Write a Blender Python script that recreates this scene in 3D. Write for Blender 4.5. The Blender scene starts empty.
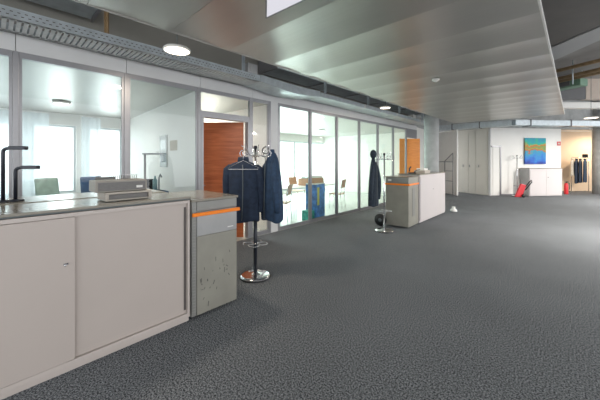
import bpy, math, random
from mathutils import Vector
random.seed(4)
C = bpy.context.scene.collection
PI = math.pi
# ------------------------------------------------------------------ materials
def newmat(name):
    m = bpy.data.materials.new(name); m.use_nodes = True
    return m, m.node_tree, m.node_tree.nodes['Principled BSDF']
def plain(name, col, rough=.5, metal=0, noise=0.0, scale=8, bump=0, spec=.5, stretch=(1,1,1), emit=0, trans=0):
    m, nt, b = newmat(name)
    b.inputs['Roughness'].default_value = rough; b.inputs['Metallic'].default_value = metal
    b.inputs['Specular IOR Level'].default_value = spec
    b.inputs['Base Color'].default_value = (*col, 1)
    if emit:
        b.inputs['Emission Color'].default_value = (*col, 1); b.inputs['Emission Strength'].default_value = emit
    if noise or bump:
        tc = nt.nodes.new('ShaderNodeTexCoord'); mp = nt.nodes.new('ShaderNodeMapping')
        mp.inputs['Scale'].default_value = stretch
        nz = nt.nodes.new('ShaderNodeTexNoise'); nz.inputs['Scale'].default_value = scale; nz.inputs['Detail'].default_value = 5
        nt.links.new(tc.outputs['Object'], mp.inputs[0]); nt.links.new(mp.outputs[0], nz.inputs['Vector'])
        if noise:
            cr = nt.nodes.new('ShaderNodeValToRGB')
            cr.color_ramp.elements[0].position = .3; cr.color_ramp.elements[1].position = .7
            cr.color_ramp.elements[0].color = tuple(c*(1-noise) for c in col)+(1,)
            cr.color_ramp.elements[1].color = tuple(min(1, c*(1+noise)) for c in col)+(1,)
            nt.links.new(nz.outputs['Fac'], cr.inputs[0]); nt.links.new(cr.outputs[0], b.inputs['Base Color'])
        if bump:
            bp = nt.nodes.new('ShaderNodeBump'); bp.inputs['Strength'].default_value = bump; bp.inputs['Distance'].default_value = .01
            nt.links.new(nz.outputs['Fac'], bp.inputs['Height']); nt.links.new(bp.outputs[0], b.inputs['Normal'])
    return m
def carpet():
    m, nt, b = newmat('carpet'); b.inputs['Roughness'].default_value = .95; b.inputs['Specular IOR Level'].default_value = .15
    tc = nt.nodes.new('ShaderNodeTexCoord')
    n1 = nt.nodes.new('ShaderNodeTexNoise'); n1.inputs['Scale'].default_value = 85; n1.inputs['Detail'].default_value = 4; n1.inputs['Roughness'].default_value = .8
    n2 = nt.nodes.new('ShaderNodeTexNoise'); n2.inputs['Scale'].default_value = .9; n2.inputs['Detail'].default_value = 3
    cr = nt.nodes.new('ShaderNodeValToRGB'); e = cr.color_ramp.elements
    e[0].position = .43; e[0].color = (.022,.026,.030,1); e[1].position = .58; e[1].color = (.32,.34,.36,1)
    mx = nt.nodes.new('ShaderNodeMixRGB'); mx.blend_type = 'MULTIPLY'; mx.inputs[0].default_value = .6
    c2 = nt.nodes.new('ShaderNodeValToRGB'); c2.color_ramp.elements[0].color = (.72,.72,.72,1); c2.color_ramp.elements[0].position=.3; c2.color_ramp.elements[1].position=.7
    nt.links.new(tc.outputs['Object'], n1.inputs['Vector']); nt.links.new(tc.outputs['Object'], n2.inputs['Vector'])
    nt.links.new(n1.outputs['Fac'], cr.inputs[0]); nt.links.new(n2.outputs['Fac'], c2.inputs[0])
    nt.links.new(cr.outputs[0], mx.inputs[1]); nt.links.new(c2.outputs[0], mx.inputs[2]); nt.links.new(mx.outputs[0], b.inputs['Base Color'])
    bp = nt.nodes.new('ShaderNodeBump'); bp.inputs['Strength'].default_value = .25; bp.inputs['Distance'].default_value = .008
    nt.links.new(n1.outputs['Fac'], bp.inputs['Height']); nt.links.new(bp.outputs[0], b.inputs['Normal'])
    return m
def wood(name, c0, c1, sc=(3,3,30)):
    m, nt, b = newmat(name); b.inputs['Roughness'].default_value = .4
    tc = nt.nodes.new('ShaderNodeTexCoord'); mp = nt.nodes.new('ShaderNodeMapping'); mp.inputs['Scale'].default_value = sc
    nz = nt.nodes.new('ShaderNodeTexNoise'); nz.inputs['Scale'].default_value = 1; nz.inputs['Detail'].default_value = 6; nz.inputs['Distortion'].default_value = .6
    cr = nt.nodes.new('ShaderNodeValToRGB'); cr.color_ramp.elements[0].position=.3; cr.color_ramp.elements[1].position=.7
    cr.color_ramp.elements[0].color = (*c0,1); cr.color_ramp.elements[1].color = (*c1,1)
    nt.links.new(tc.outputs['Object'], mp.inputs[0]); nt.links.new(mp.outputs[0], nz.inputs['Vector'])
    nt.links.new(nz.outputs['Fac'], cr.inputs[0]); nt.links.new(cr.outputs[0], b.inputs['Base Color'])
    return m
def glass(name, tint, refl=1.0):
    m = bpy.data.materials.new(name); m.use_nodes = True; nt = m.node_tree; nt.nodes.clear()
    o = nt.nodes.new('ShaderNodeOutputMaterial'); mx = nt.nodes.new('ShaderNodeMixShader')
    t = nt.nodes.new('ShaderNodeBsdfTransparent'); t.inputs[0].default_value = (*tint,1)
    g = nt.nodes.new('ShaderNodeBsdfGlossy'); g.inputs['Roughness'].default_value = .02
    f = nt.nodes.new('ShaderNodeFresnel'); f.inputs[0].default_value = 1.6
    mu = nt.nodes.new('ShaderNodeMath'); mu.operation='MULTIPLY'; mu.inputs[1].default_value = refl
    ge = nt.nodes.new('ShaderNodeNewGeometry'); iv = nt.nodes.new('ShaderNodeMath'); iv.operation='SUBTRACT'; iv.inputs[0].default_value=1
    m3 = nt.nodes.new('ShaderNodeMath'); m3.operation='MULTIPLY'
    nt.links.new(ge.outputs['Backfacing'], iv.inputs[1]); nt.links.new(f.outputs[0], mu.inputs[0]); nt.links.new(mu.outputs[0], m3.inputs[0])
    nt.links.new(iv.outputs[0], m3.inputs[1]); nt.links.new(m3.outputs[0], mx.inputs[0])
    nt.links.new(t.outputs[0], mx.inputs[1]); nt.links.new(g.outputs[0], mx.inputs[2]); nt.links.new(mx.outputs[0], o.inputs[0])
    return m
def sheer():
    m = bpy.data.materials.new('sheer_cloth'); m.use_nodes = True; nt = m.node_tree; nt.nodes.clear()
    o = nt.nodes.new('ShaderNodeOutputMaterial'); mx = nt.nodes.new('ShaderNodeMixShader'); mx.inputs[0].default_value=.72
    t = nt.nodes.new('ShaderNodeBsdfTransparent')
    m2 = nt.nodes.new('ShaderNodeMixShader'); m2.inputs[0].default_value=.45
    d = nt.nodes.new('ShaderNodeBsdfDiffuse'); d.inputs[0].default_value=(.76,.82,.86,1)
    l = nt.nodes.new('ShaderNodeBsdfTranslucent'); l.inputs[0].default_value=(.76,.82,.86,1)
    nt.links.new(d.outputs[0], m2.inputs[1]); nt.links.new(l.outputs[0], m2.inputs[2])
    nt.links.new(t.outputs[0], mx.inputs[1]); nt.links.new(m2.outputs[0], mx.inputs[2]); nt.links.new(mx.outputs[0], o.inputs[0])
    return m
def emis(name, col, s):
    m = bpy.data.materials.new(name); m.use_nodes = True; nt = m.node_tree; nt.nodes.clear()
    o = nt.nodes.new('ShaderNodeOutputMaterial'); e = nt.nodes.new('ShaderNodeEmission')
    e.inputs[0].default_value=(*col,1); e.inputs[1].default_value=s; nt.links.new(e.outputs[0], o.inputs[0]); return m
def painting_mat():
    m, nt, b = newmat('painted_canvas'); b.inputs['Roughness'].default_value=.6
    tc = nt.nodes.new('ShaderNodeTexCoord'); sp = nt.nodes.new('ShaderNodeSeparateXYZ'); nt.links.new(tc.outputs['Generated'], sp.inputs[0])
    nz = nt.nodes.new('ShaderNodeTexNoise'); nz.inputs['Scale'].default_value=3.2; nz.inputs['Detail'].default_value=6; nt.links.new(tc.outputs['Generated'], nz.inputs['Vector'])
    ma = nt.nodes.new('ShaderNodeMath'); ma.operation='MULTIPLY_ADD'; ma.inputs[1].default_value=.75; ma.inputs[2].default_value=-.375
    nt.links.new(nz.outputs['Fac'], ma.inputs[0])
    ad = nt.nodes.new('ShaderNodeMath'); ad.operation='ADD'; nt.links.new(sp.outputs['Z'], ad.inputs[0]); nt.links.new(ma.outputs[0], ad.inputs[1])
    cr = nt.nodes.new('ShaderNodeValToRGB'); el = cr.color_ramp.elements
    stops=[(0,(.01,.03,.25)),(.14,(.01,.10,.50)),(.30,(.02,.22,.55)),(.42,(.03,.30,.40)),(.49,(.45,.08,.02)),(.56,(.42,.26,.03)),(.63,(.12,.30,.08)),(.69,(.55,.13,.02)),(.75,(.42,.28,.04)),(.82,(.03,.42,.22)),(.92,(.01,.35,.40)),(1,(.02,.28,.42))]
    el[0].position=0; el[0].color=(*stops[0][1],1); el[1].position=1; el[1].color=(*stops[-1][1],1)
    for p,c in stops[1:-1]:
        x=el.new(p); x.color=(*c,1)
    nt.links.new(ad.outputs[0], cr.inputs[0]); nt.links.new(cr.outputs[0], b.inputs['Base Color']); return m
M = dict(
 carpet=carpet(),
 office_floor=plain('office_floor',(.55,.57,.52),.25,noise=.08),
 white=plain('white_paint',(.82,.81,.78),.6,noise=.02,scale=3),
 header=plain('header_panel',(.66,.66,.66),.5,noise=.03,scale=2),
 doorwhite=plain('warm_white_paint',(.70,.68,.62),.5,noise=.02,scale=3),
 beige=plain('beige_paint',(.72,.57,.42),.7,noise=.03,scale=3),
 concrete=plain('concrete',(.42,.43,.43),.85,noise=.14,scale=4,bump=.15),
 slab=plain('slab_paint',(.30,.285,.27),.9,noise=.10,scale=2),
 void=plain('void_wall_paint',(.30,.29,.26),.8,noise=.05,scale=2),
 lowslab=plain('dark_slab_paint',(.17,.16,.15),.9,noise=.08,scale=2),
 beam=plain('beam_paint',(.42,.42,.42),.7,noise=.03,scale=2),
 frame=plain('anodised_frame',(.30,.30,.315),.38,metal=.55,noise=.03,scale=20),
 steel=plain('ceiling_metal',(.47,.46,.435),.34,metal=.7,noise=.03,scale=.8,stretch=(1,6,1)),
 edge=plain('ceiling_trim',(.75,.74,.71),.4,metal=.2),
 galv=plain('galvanised',(.52,.57,.60),.38,metal=.6,noise=.10,scale=9),
 tray=plain('galvanised_tray',(.62,.64,.64),.36,metal=.4,noise=.10,scale=20),
 cabinet=plain('cabinet_lacquer',(.49,.43,.395),.42,noise=.02,scale=2),
 cabframe=plain('cabinet_frame_lacquer',(.53,.47,.435),.42,noise=.02,scale=2),
 cabwhite=plain('white_cabinet_lacquer',(.58,.54,.54),.42,noise=.02,scale=2),
 worktop=plain('worktop',(.27,.25,.21),.2,noise=.05,scale=10),
 darkedge=plain('dark_edge',(.10,.12,.125),.4),
 groove=plain('groove_dark',(.10,.085,.08),.5),
 grey=plain('grey_lacquer',(.30,.29,.25),.4,metal=.15,noise=.10,scale=4),
 greylight=plain('pale_grey_lacquer',(.40,.40,.40),.32,metal=.25,noise=.07,scale=6),
 greymid=plain('mid_grey_lacquer',(.27,.27,.255),.4,metal=.2,noise=.04,scale=6),
 scuff=plain('scuff',(.10,.10,.09),.6),
 orange=plain('orange_plastic',(1,.25,.01),.35),
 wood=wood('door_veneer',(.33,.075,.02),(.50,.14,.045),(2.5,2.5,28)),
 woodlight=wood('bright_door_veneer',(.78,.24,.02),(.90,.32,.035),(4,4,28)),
 chairwood=wood('chair_wood',(.38,.20,.12),(.52,.30,.18)),
 glass=glass('pane_glass',(.90,.93,.935),1.25),
 clearglass=glass('clear_glass',(.94,.985,.97),.7),
 sheer=sheer(),
 chrome=plain('chrome',(.72,.72,.74),.14,metal=1),
 black=plain('black_rubber',(.015,.016,.018),.5,noise=.1),
 blacksteel=plain('dark_painted_steel',(.02,.024,.035),.35,metal=.2,noise=.1),
 navy=plain('navy_cloth',(.016,.028,.055),.85,noise=.25,scale=18,bump=.4),
 denim=plain('blue_cloth',(.022,.05,.10),.85,noise=.25,scale=18,bump=.4),
 darkcoat=plain('grey_blue_cloth',(.025,.038,.055),.85,noise=.25,scale=18,bump=.4),
 cream=plain('cream_cloth',(.55,.50,.42),.85,noise=.15,scale=18,bump=.4),
 machine=plain('machine_casing',(.30,.28,.25),.5,noise=.03,scale=10),
 machinedark=plain('machine_grille',(.16,.155,.15),.5,noise=.2,scale=60,stretch=(1,1,6)),
 beigeplastic=plain('beige_plastic',(.45,.41,.36),.5,noise=.02),
 red=plain('red_paint',(.62,.03,.04),.35,noise=.05),
 blue=plain('blue_board',(.06,.20,.52),.5,noise=.5,scale=9),
 yellow=plain('yellow_print',(.55,.50,.08),.6),
 teal=plain('teal_board',(.05,.38,.33),.5,noise=.4,scale=12),
 paper=plain('paper',(.80,.79,.76),.7,noise=.03),
 lamp=emis('lamp_diffuser',(1,.86,.70),5.0),
 panellamp=emis('panel_diffuser',(.93,.92,1),.52),
 officelamp=emis('office_lamp_diffuser',(1,.95,.88),4.0),
 canvas=painting_mat(),
 green=plain('green_enamel',(.16,.28,.20),.5,noise=.1),
 brown=plain('brown_pipe',(.28,.19,.10),.5,noise=.2),
 peach=plain('peach_panel',(.50,.42,.36),.6,noise=.03),
 darkpanel=plain('dark_panel',(.13,.13,.135),.6,noise=.05),
 bluechair=plain('chair_fabric_blue',(.05,.10,.20),.8,noise=.15),
 greenchair=plain('chair_fabric_green',(.33,.42,.36),.8,noise=.15),
 screen=plain('screen_glass',(.02,.025,.03),.15),
 bottle=plain('bottle_plastic',(.35,.50,.52),.15),
 winframe=plain('facade_frame',(.55,.60,.62),.4,metal=.3),
)
# ------------------------------------------------------------------ mesh builder
class MB:
    def __init__(s): s.v=[]; s.f=[]; s.sm=[]
    def add(s, vs, fs, smooth=False):
        n=len(s.v); s.v+= [tuple(v) for v in vs]; s.f+=[tuple(i+n for i in f) for f in fs]; s.sm+=[smooth]*len(fs); return s
    def box(s, x0,x1,y0,y1,z0,z1):
        vs=[(x,y,z) for z in (z0,z1) for y in (y0,y1) for x in (x0,x1)]
        return s.add(vs,[(0,2,3,1),(4,5,7,6),(0,1,5,4),(2,6,7,3),(0,4,6,2),(1,3,7,5)])
    def prism(s, poly, z0, z1):
        n=len(poly); a=sum(poly[i][0]*poly[(i+1)%n][1]-poly[(i+1)%n][0]*poly[i][1] for i in range(n))
        if a<0: poly=poly[::-1]
        vs=[(x,y,z0) for x,y in poly]+[(x,y,z1) for x,y in poly]
        fs=[tuple(range(n))[::-1], tuple(range(n,2*n))]+[(i,(i+1)%n,n+(i+1)%n,n+i) for i in range(n)]
        return s.add(vs,fs)
    def obox(s, c, ax, ay, az):   # centre and three half-axis vectors
        c=Vector(c); ax,ay,az=Vector(ax),Vector(ay),Vector(az)
        if ax.cross(ay).dot(az)<0: ax=-ax
        vs=[c+ax*i+ay*j+az*k for k in (-1,1) for j in (-1,1) for i in (-1,1)]
        return s.add(vs,[(0,2,3,1),(4,5,7,6),(0,1,5,4),(2,6,7,3),(0,4,6,2),(1,3,7,5)])
    def tube(s, pts, r, n=10, closed=False):
        pts=[Vector(p) for p in pts]; m=len(pts); rr = r if isinstance(r,(list,tuple)) else [r]*m
        vs=[]; up=None
        for i,p in enumerate(pts):
            if closed: t=pts[(i+1)%m]-pts[i-1]
            else: t=pts[min(i+1,m-1)]-pts[max(i-1,0)]
            t.normalize()
            if up is None:
                up=Vector((0,0,1)) if abs(t.z)<.9 else Vector((1,0,0))
            a=t.cross(up)
            if a.length<1e-4: a=t.cross(Vector((0,1,0)))
            a.normalize(); b=a.cross(t).normalized(); up=b
            for k in range(n):
                th=2*PI*k/n; vs.append(p+(a*math.cos(th)+b*math.sin(th))*rr[i])
        fs=[]
        for i in range(m if closed else m-1):
            j=(i+1)%m
            for k in range(n):
                l=(k+1)%n; fs.append((i*n+k,j*n+k,j*n+l,i*n+l))
        if not closed: fs.append(tuple(range(n))); fs.append(tuple(range((m-1)*n,m*n))[::-1])
        return s.add(vs,fs,True)
    def lathe(s, prof, c=(0,0,0), n=32):
        vs=[]; m=len(prof)
        for r,z in prof:
            for k in range(n):
                th=2*PI*k/n; vs.append((c[0]+r*math.cos(th),c[1]+r*math.sin(th),c[2]+z))
        fs=[(i*n+k,i*n+(k+1)%n,(i+1)*n+(k+1)%n,(i+1)*n+k) for i in range(m-1) for k in range(n)]
        fs.append(tuple(range(n))[::-1]); fs.append(tuple(range((m-1)*n,m*n)))
        return s.add(vs,fs,True)
    def loft(s, rings, smooth=True):
        n=len(rings[0]); vs=[v for r in rings for v in r]; m=len(rings)
        fs=[(i*n+k,i*n+(k+1)%n,(i+1)*n+(k+1)%n,(i+1)*n+k) for i in range(m-1) for k in range(n)]
        fs.append(tuple(range(n))[::-1]); fs.append(tuple(range((m-1)*n,m*n)))
        return s.add(vs,fs,smooth)
    def build(s, name, mat, parent=None, bevel=0, loc=None):
        me=bpy.data.meshes.new(name); me.from_pydata(s.v,[],s.f)
        for p,q in zip(me.polygons,s.sm): p.use_smooth=q
        me.materials.append(M[mat]); me.update()
        o=bpy.data.objects.new(name,me); C.objects.link(o)
        if parent: o.parent=parent
        if loc: o.location=loc
        if bevel:
            b=o.modifiers.new('bevel','BEVEL'); b.width=bevel; b.segments=2; b.limit_method='ANGLE'; b.angle_limit=math.radians(50)
        if any(s.sm) :
            try: 
                for e in me.edges: pass
            except Exception: pass
        return o
def tag(o, label, cat, group=None, kind=None):
    o['label']=label; o['category']=cat
    if group: o['group']=group
    if kind: o['kind']=kind
    return o
def thing(name, label, cat, loc=(0,0,0), rz=0, group=None):
    o=bpy.data.objects.new(name,None); C.objects.link(o); o.location=loc; o.rotation_euler=(0,0,rz); o.empty_display_size=.1
    return tag(o,label,cat,group)
def struct(o): o['kind']='structure'; return o
def copy_tree(o, parent=None):
    c=o.copy(); C.objects.link(c)
    if parent: c.parent=parent
    for ch in list(o.children): copy_tree(ch,c)
    return c
# ------------------------------------------------------------------ setting
WX=-4.65
struct(MB().prism([(-4.62,-3.5),(7,-3.5),(7,24),(-7,24),(-7,12.2),(-4.62,12.2)],-.06,0).build('floor','carpet'))
struct(MB().box(-9.8,-4.62,4.2,12.2,-.06,0).build('floor_office','office_floor'))
struct(MB().box(-9.8,-4.62,-3.5,4.2,-.06,0).build('floor_near_office','office_floor'))
# suspended metal ceiling sail: shallow pans laid crossways
m=MB(); P=.762; y=1.376-P*6; pans=[]
while y<12.25:
    pans.append((y,min(y+P,12.3))); y+=P
XR=lambda y: -.245+.0135*y
for a,b in pans:
    n=10; vs=[]
    for i in range(n+1):
        t=i/n; yy=a+.003+(b-a-.006)*t; zz=3.0+.016*math.sin(PI*min(1,t*1.0))*(1-.35*t)-.004*t
        vs+= [(-3.28,yy,zz),(XR(yy),yy,zz),(-3.28,yy,zz+.045),(XR(yy),yy,zz+.045)]
    fs=[]
    for i in range(n):
        k=4*i; q=k+4
        fs+=[(k,q,q+1,k+1),(k+2,k+3,q+3,q+2),(k,k+2,q+2,q),(k+1,q+1,q+3,k+3)]
    fs+=[(0,1,3,2),(4*n,4*n+2,4*n+3,4*n+1)]
    m.add(vs,fs,False)
sail=struct(m.build('ceiling','steel'))
e=MB().prism([(XR(-3.2),-3.2),(XR(-3.2)+.015,-3.2),(XR(12.3)+.015,12.32),(XR(12.3),12.32)],2.985,3.05).box(-3.28,-.07,12.305,12.32,2.985,3.05)
e.build('edge_trim','edge',sail)
e=MB().box(-3.29,-3.28,-3.2,12.32,2.995,3.09); e.build('edge_trim','steel',sail)
struct(MB().box(-4.65,7,-3.5,24,4.25,4.4).build('ceiling_slab','slab'))
struct(MB().box(-9.8,-4.78,-3.5,12.2,2.75,2.80).build('ceiling_office','steel'))
# bulkhead over the glazing and dark void wall above it
h=MB()
for i in range(-3,11):
    y0=.2+i*1.135; h.box(WX-.1,WX,y0+.004,min(y0+1.131,12.2),2.80,3.05)
struct(h.build('wall_header','header'))
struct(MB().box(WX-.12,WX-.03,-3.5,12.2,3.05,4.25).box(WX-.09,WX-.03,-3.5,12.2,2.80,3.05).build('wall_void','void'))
# glazed bays
posts=[-2.07,-.93,.2,1.33,2.45,3.55,4.05,4.3,5.38,6.5,7.67,8.84,10.0,11.15]
n=0
def bay(y0,y1,gl,z0=.08,zt=2.76,name=None):
    global n; n+=1
    f=MB().box(WX-.05,WX+.01,y0+.028,y1-.028,0,z0).box(WX-.05,WX+.01,y0+.028,y1-.028,zt-.03,zt+.04)
    f.box(WX-.028,WX+.004,y0+.028,y0+.055,z0,zt-.03).box(WX-.028,WX+.004,y1-.055,y1-.028,z0,zt-.03)
    o=struct(f.build('window_%d'%n,'frame'))
    MB().box(WX-.022,WX-.014,y0+.055,y1-.055,z0,zt-.03).build('pane',gl,o)
for i in range(len(posts)-1):
    a,b=posts[i],posts[i+1]
    if (a,b)==(2.45,3.55):
        n+=1
        f=MB().box(WX-.05,WX+.01,a+.028,b-.028,2.73,2.80).box(WX-.05,WX+.01,a+.028,b-.028,2.34,2.41)
        o=struct(f.build('window_%d'%n,'frame')); MB().box(WX-.022,WX-.014,a+.028,b-.028,2.41,2.73).build('pane','glass',o)
        f=MB().box(WX-.08,WX+.02,a+.028,a+.075,0,2.34).box(WX-.08,WX+.02,b-.075,b-.028,0,2.34).box(WX-.08,WX+.02,a+.075,b-.075,2.30,2.34)
        d1=struct(f.build('door_1','frame'))
        # leaf hinged on the far jamb, swung into the office
        hx,hy=WX-.10,b-.10; dx,dy=-.7325,-.6807
        L=.93
        cx,cy=hx+dx*L/2,hy+dy*L/2
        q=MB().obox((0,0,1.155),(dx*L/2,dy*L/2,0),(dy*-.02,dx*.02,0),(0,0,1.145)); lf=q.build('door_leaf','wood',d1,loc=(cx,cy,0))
        q=MB(); ex,ey=dx*(L/2-.07),dy*(L/2-.07)
        for sg in (-1,1):
            nx,ny=-dy*sg,dx*sg
            q.tube([(ex+nx*.02,ey+ny*.02,1.05),(ex+nx*.065,ey+ny*.065,1.05),(ex+nx*.065-dx*.12,ey+ny*.065-dy*.12,1.05)],.009)
        q.build('door_handle','chrome',lf)
    elif (a,b)==(4.05,4.3):
        struct(MB().box(WX-.12,WX+.02,a+.028,b-.028,0,2.80).build('trim_1','header'))
    else:
        bay(a,b,'glass' if a<4 else 'clearglass')
k=0
for y in posts:
    k+=1; struct(MB().box(WX-.055,WX+.018,y-.026,y+.026,0,2.80).build('trim_%d'%(k+1),'frame',bevel=.004))
# far bay with wooden door standing open
struct(MB().box(WX-.05,WX+.01,11.185,12.2,2.45,2.80).box(WX-.05,WX+.01,12.1,12.2,0,2.45).build('door_2','frame'))
hx,hy=WX-.03,12.09
d=bpy.data.objects['door_2']
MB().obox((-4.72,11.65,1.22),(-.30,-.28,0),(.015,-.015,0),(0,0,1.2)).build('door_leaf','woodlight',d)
# offices behind
struct(MB().prism([(-9.5,2.80),(-4.73,2.42),(-4.73,2.48),(-9.5,2.88)],0,2.75).build('wall_office_side','white'))
struct(MB().box(-9.5,-4.76,4.08,4.2,0,2.75).build('wall_office_divider','white'))
struct(MB().box(-9.5,-4.75,12.1,12.2,0,2.75).build('wall_office_end','white'))
struct(MB().box(-9.5,-4.75,-3.5,-3.4,0,2.75).build('wall_office_near','white'))
struct(MB().box(-9.72,-4.65,-3.5,12.2,3.0,3.2).build('ceiling_office_slab','slab'))
fa=MB().box(-9.7,-9.5,-3.5,12.2,2.45,2.75).box(-9.7,-9.5,-3.5,2.9,0,.70).box(-9.7,-9.5,2.9,12.2,0,.12)
for y in (-3.5,-2.2,-.9,.55,1.68,2.75): fa.box(-9.7,-9.5,y-.13,y+.13,.70,2.45)
struct(fa.build('wall_facade','white'))
wn=20
ys=[-3.37,-2.2,-.9,.55,1.68,2.75]
for a,b in zip(ys[:-1],ys[1:]):
    wn+=1; a+=.13; b-=.13
    f=MB().box(-9.64,-9.58,a,b,.70,.75).box(-9.64,-9.58,a,b,2.40,2.45).box(-9.64,-9.58,a,a+.05,.75,2.40).box(-9.64,-9.58,b-.05,b,.75,2.40)
    o=struct(f.build('window_%d'%wn,'winframe')); MB().box(-9.62,-9.61,a+.05,b-.05,.75,2.40).build('pane','clearglass',o)
ys=[2.95+i*1.15 for i in range(9)]
for a,b in zip(ys[:-1],ys[1:]):
    wn+=1
    f=MB().box(-9.64,-9.55,a,b,.12,.19).box(-9.64,-9.55,a,b,2.38,2.45).box(-9.66,-9.50,a,a+.05,.19,2.38).box(-9.66,-9.5,b-.05,b,.19,2.38)
    o=struct(f.build('window_%d'%wn,'winframe')); MB().box(-9.61,-9.60,a+.05,b-.05,.19,2.38).build('pane','clearglass',o)
# far walls
def wall(name,p,q,z0,z1,mat,t=.12):
    p=Vector((*p,0));q=Vector((*q,0)); d=(q-p).normalized(); nn=Vector((-d.y,d.x,0))*t   # thickness away from the camera
    return MB().prism([(p.x,p.y),(q.x,q.y),(q.x+nn.x,q.y+nn.y),(p.x+nn.x,p.y+nn.y)],z0,z1)
A=(-4.9,15.15);B=(-3.55,13.9)
D=(-4.3,15.65);E=(-2.42,14.75);F=(-.22,17.5)
struct(wall('a',A,B,0,2.88,'white',.06).build('wall_stair','white'))
struct(wall('a',D,E,0,2.95,'doorwhite').build('wall_cupboard','doorwhite'))
struct(wall('a',E,F,0,2.95,'white').build('wall_painting','white'))
struct(wall('a',(-4.7,12.2),(-4.95,15.2),0,2.95,'white').build('wall_corridor','white'))
struct(wall('a',(-.40,19.35),(3.0,22.5),0,2.95,'beige').build('wall_alcove','beige'))
struct(wall('a',F,(-.45,19.4),0,2.95,'beige').build('wall_return','beige'))
# concrete upstand above walls
u=MB()
def addwall(mb,p,q,z0,z1,t=.3):
    p=Vector((*p,0));q=Vector((*q,0)); d=(q-p).normalized(); nn=Vector((-d.y,d.x,0))*t
    mb.prism([(p.x,p.y),(q.x,q.y),(q.x+nn.x,q.y+nn.y),(p.x+nn.x,p.y+nn.y)],z0,z1)
addwall(u,(-4.75,12.25),(-4.78,14.9),2.95,4.24);addwall(u,(-4.75,14.9),E,2.95,4.25);addwall(u,E,F,2.95,4.25);addwall(u,F,(3.5,22.3),2.95,4.25)
struct(u.build('wall_upstand','concrete'))
struct(MB().prism([(-.7,17.6),(-.2,17.6),(3.6,22.2),(2.6,23.2),(-.7,20.2)],2.952,3.0).build('ceiling_alcove','white'))
struct(MB().prism([(-5.3,12.3),(-4.76,12.3),(-4.8,14.9),(-2.42,14.9),(-2.6,16.5),(-5.3,16.5)],2.952,3.0).build('ceiling_corridor','white'))
# cupboard doors set into the cupboard wall
def along(p,q,t): return (p[0]+(q[0]-p[0])*t, p[1]+(q[1]-p[1])*t)
def panel_on(mb,p,q,t0,t1,z0,z1,off,th):
    a=Vector((*along(p,q,t0),0)); b=Vector((*along(p,q,t1),0)); d=(b-a).normalized(); nn=Vector((d.y,-d.x,0))
    a+=nn*off;b+=nn*off
    mb.prism([(a.x,a.y),(b.x,b.y),(b.x+nn.x*th,b.y+nn.y*th),(a.x+nn.x*th,a.y+nn.y*th)],z0,z1)
for i,(t0,t1,hs) in enumerate([(.33,.48,0),(.49,.66,0),(.67,.92,.72)]):
    q=MB(); panel_on(q,D,E,t0,t1,.03,2.85,.001,.02); o=struct(q.build('door_%d'%(3+i),'doorwhite'))
    tt=hs or (t0+.02)
    q=MB(); panel_on(q,D,E,tt,tt+.02,1.22,1.33,.021,.03); q.build('door_handle','chrome',o)
q=MB(); panel_on(q,D,E,.955,1.0,0,2.93,.001,.05); struct(q.build('trim_20','header'))
q=MB(); panel_on(q,E,F,.02,.11,.02,2.1,.001,.02); o=struct(q.build('door_6','white'))
q=MB(); panel_on(q,E,F,.0,.13,2.10,2.17,.001,.04);panel_on(q,E,F,.115,.13,0,2.10,.001,.04); q.build('door_frame','frame',o)
q=MB(); panel_on(q,E,F,.0,.11,0,.02,.001,.02);panel_on(q,E,F,.13,1,0,.07,.001,.012); struct(q.build('baseboard_painting','frame'))
# columns
def column(loc,label,r):
    return struct(MB().lathe([(r,0),(r,4.25)],n=40).build('column','concrete',loc=loc))
column((-3.57,10.75,0),'',.245); column((1.12,19.0,0),'',.30)
# ------------------------------------------------------------------ services overhead
t=thing('cable_tray','long perforated galvanised cable tray above the near glass partition','cable tray',(0,0,0))
q=MB()
ZT=2.96
y=-3.0
while y<3.3:
    q.box(-4.48,-4.06,y,y+.036,ZT,ZT+.004); y+=.054
q.box(-4.50,-4.44,-3,3.3,ZT,ZT+.003).box(-4.10,-4.04,-3,3.3,ZT,ZT+.003)
q.build('slotted_base','tray',t)
q=MB().box(-4.045,-4.038,-3,3.3,ZT,ZT+.10).box(-4.502,-4.495,-3,3.3,ZT,ZT+.10)
q.box(-4.05,-4.03,-3,3.3,ZT+.095,ZT+.103); q.build('side_rail','galv',t)
q=MB(); y=-3.0
while y<3.2:
    q.box(-4.0378,-4.0368,y,y+.022,ZT+.062,ZT+.070).box(-4.0378,-4.0368,y+.027,y+.049,ZT+.028,ZT+.036); y+=.054
q.build('perforation','groove',t)['kind']='stuff'
# bent cover piece dropping to the channel
q=MB(); prof=[(3.31,0),(3.6,-.02),(3.95,-.06),(4.2,-.07),(4.7,-.04),(5.0,0)]
vs=[];
for yy,dz in prof: vs+=[(-4.52,yy,ZT+dz),(-4.03,yy,ZT+dz),(-4.03,yy,ZT+.12+dz*.3),(-4.52,yy,ZT+.12+dz*.3)]
fs=[(0,1,2,3)[::-1]]
for i in range(len(prof)-1):
    k=4*i
    for j in range(4): fs.append((k+j,k+(j+1)%4,k+4+(j+1)%4,k+4+j))
k=4*(len(prof)-1); fs.append((k,k+1,k+2,k+3)); q.add(vs,fs,False)
tag(q.build('cable_duct','galv'),'bent galvanised duct piece joining the slotted tray to the solid channel','duct')
t=thing('cable_channel','solid galvanised cable channel above the far glass partition','duct',(0,0,0))
MB().box(-4.52,-4.03,5.02,12.1,ZT,ZT+.10).build('channel_body','galv',t,bevel=.004)
for y in (6.9,8.9,10.9): MB().box(-4.53,-4.02,y,y+.05,ZT-.006,ZT+.103).build('joint_band','header',t)
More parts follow.
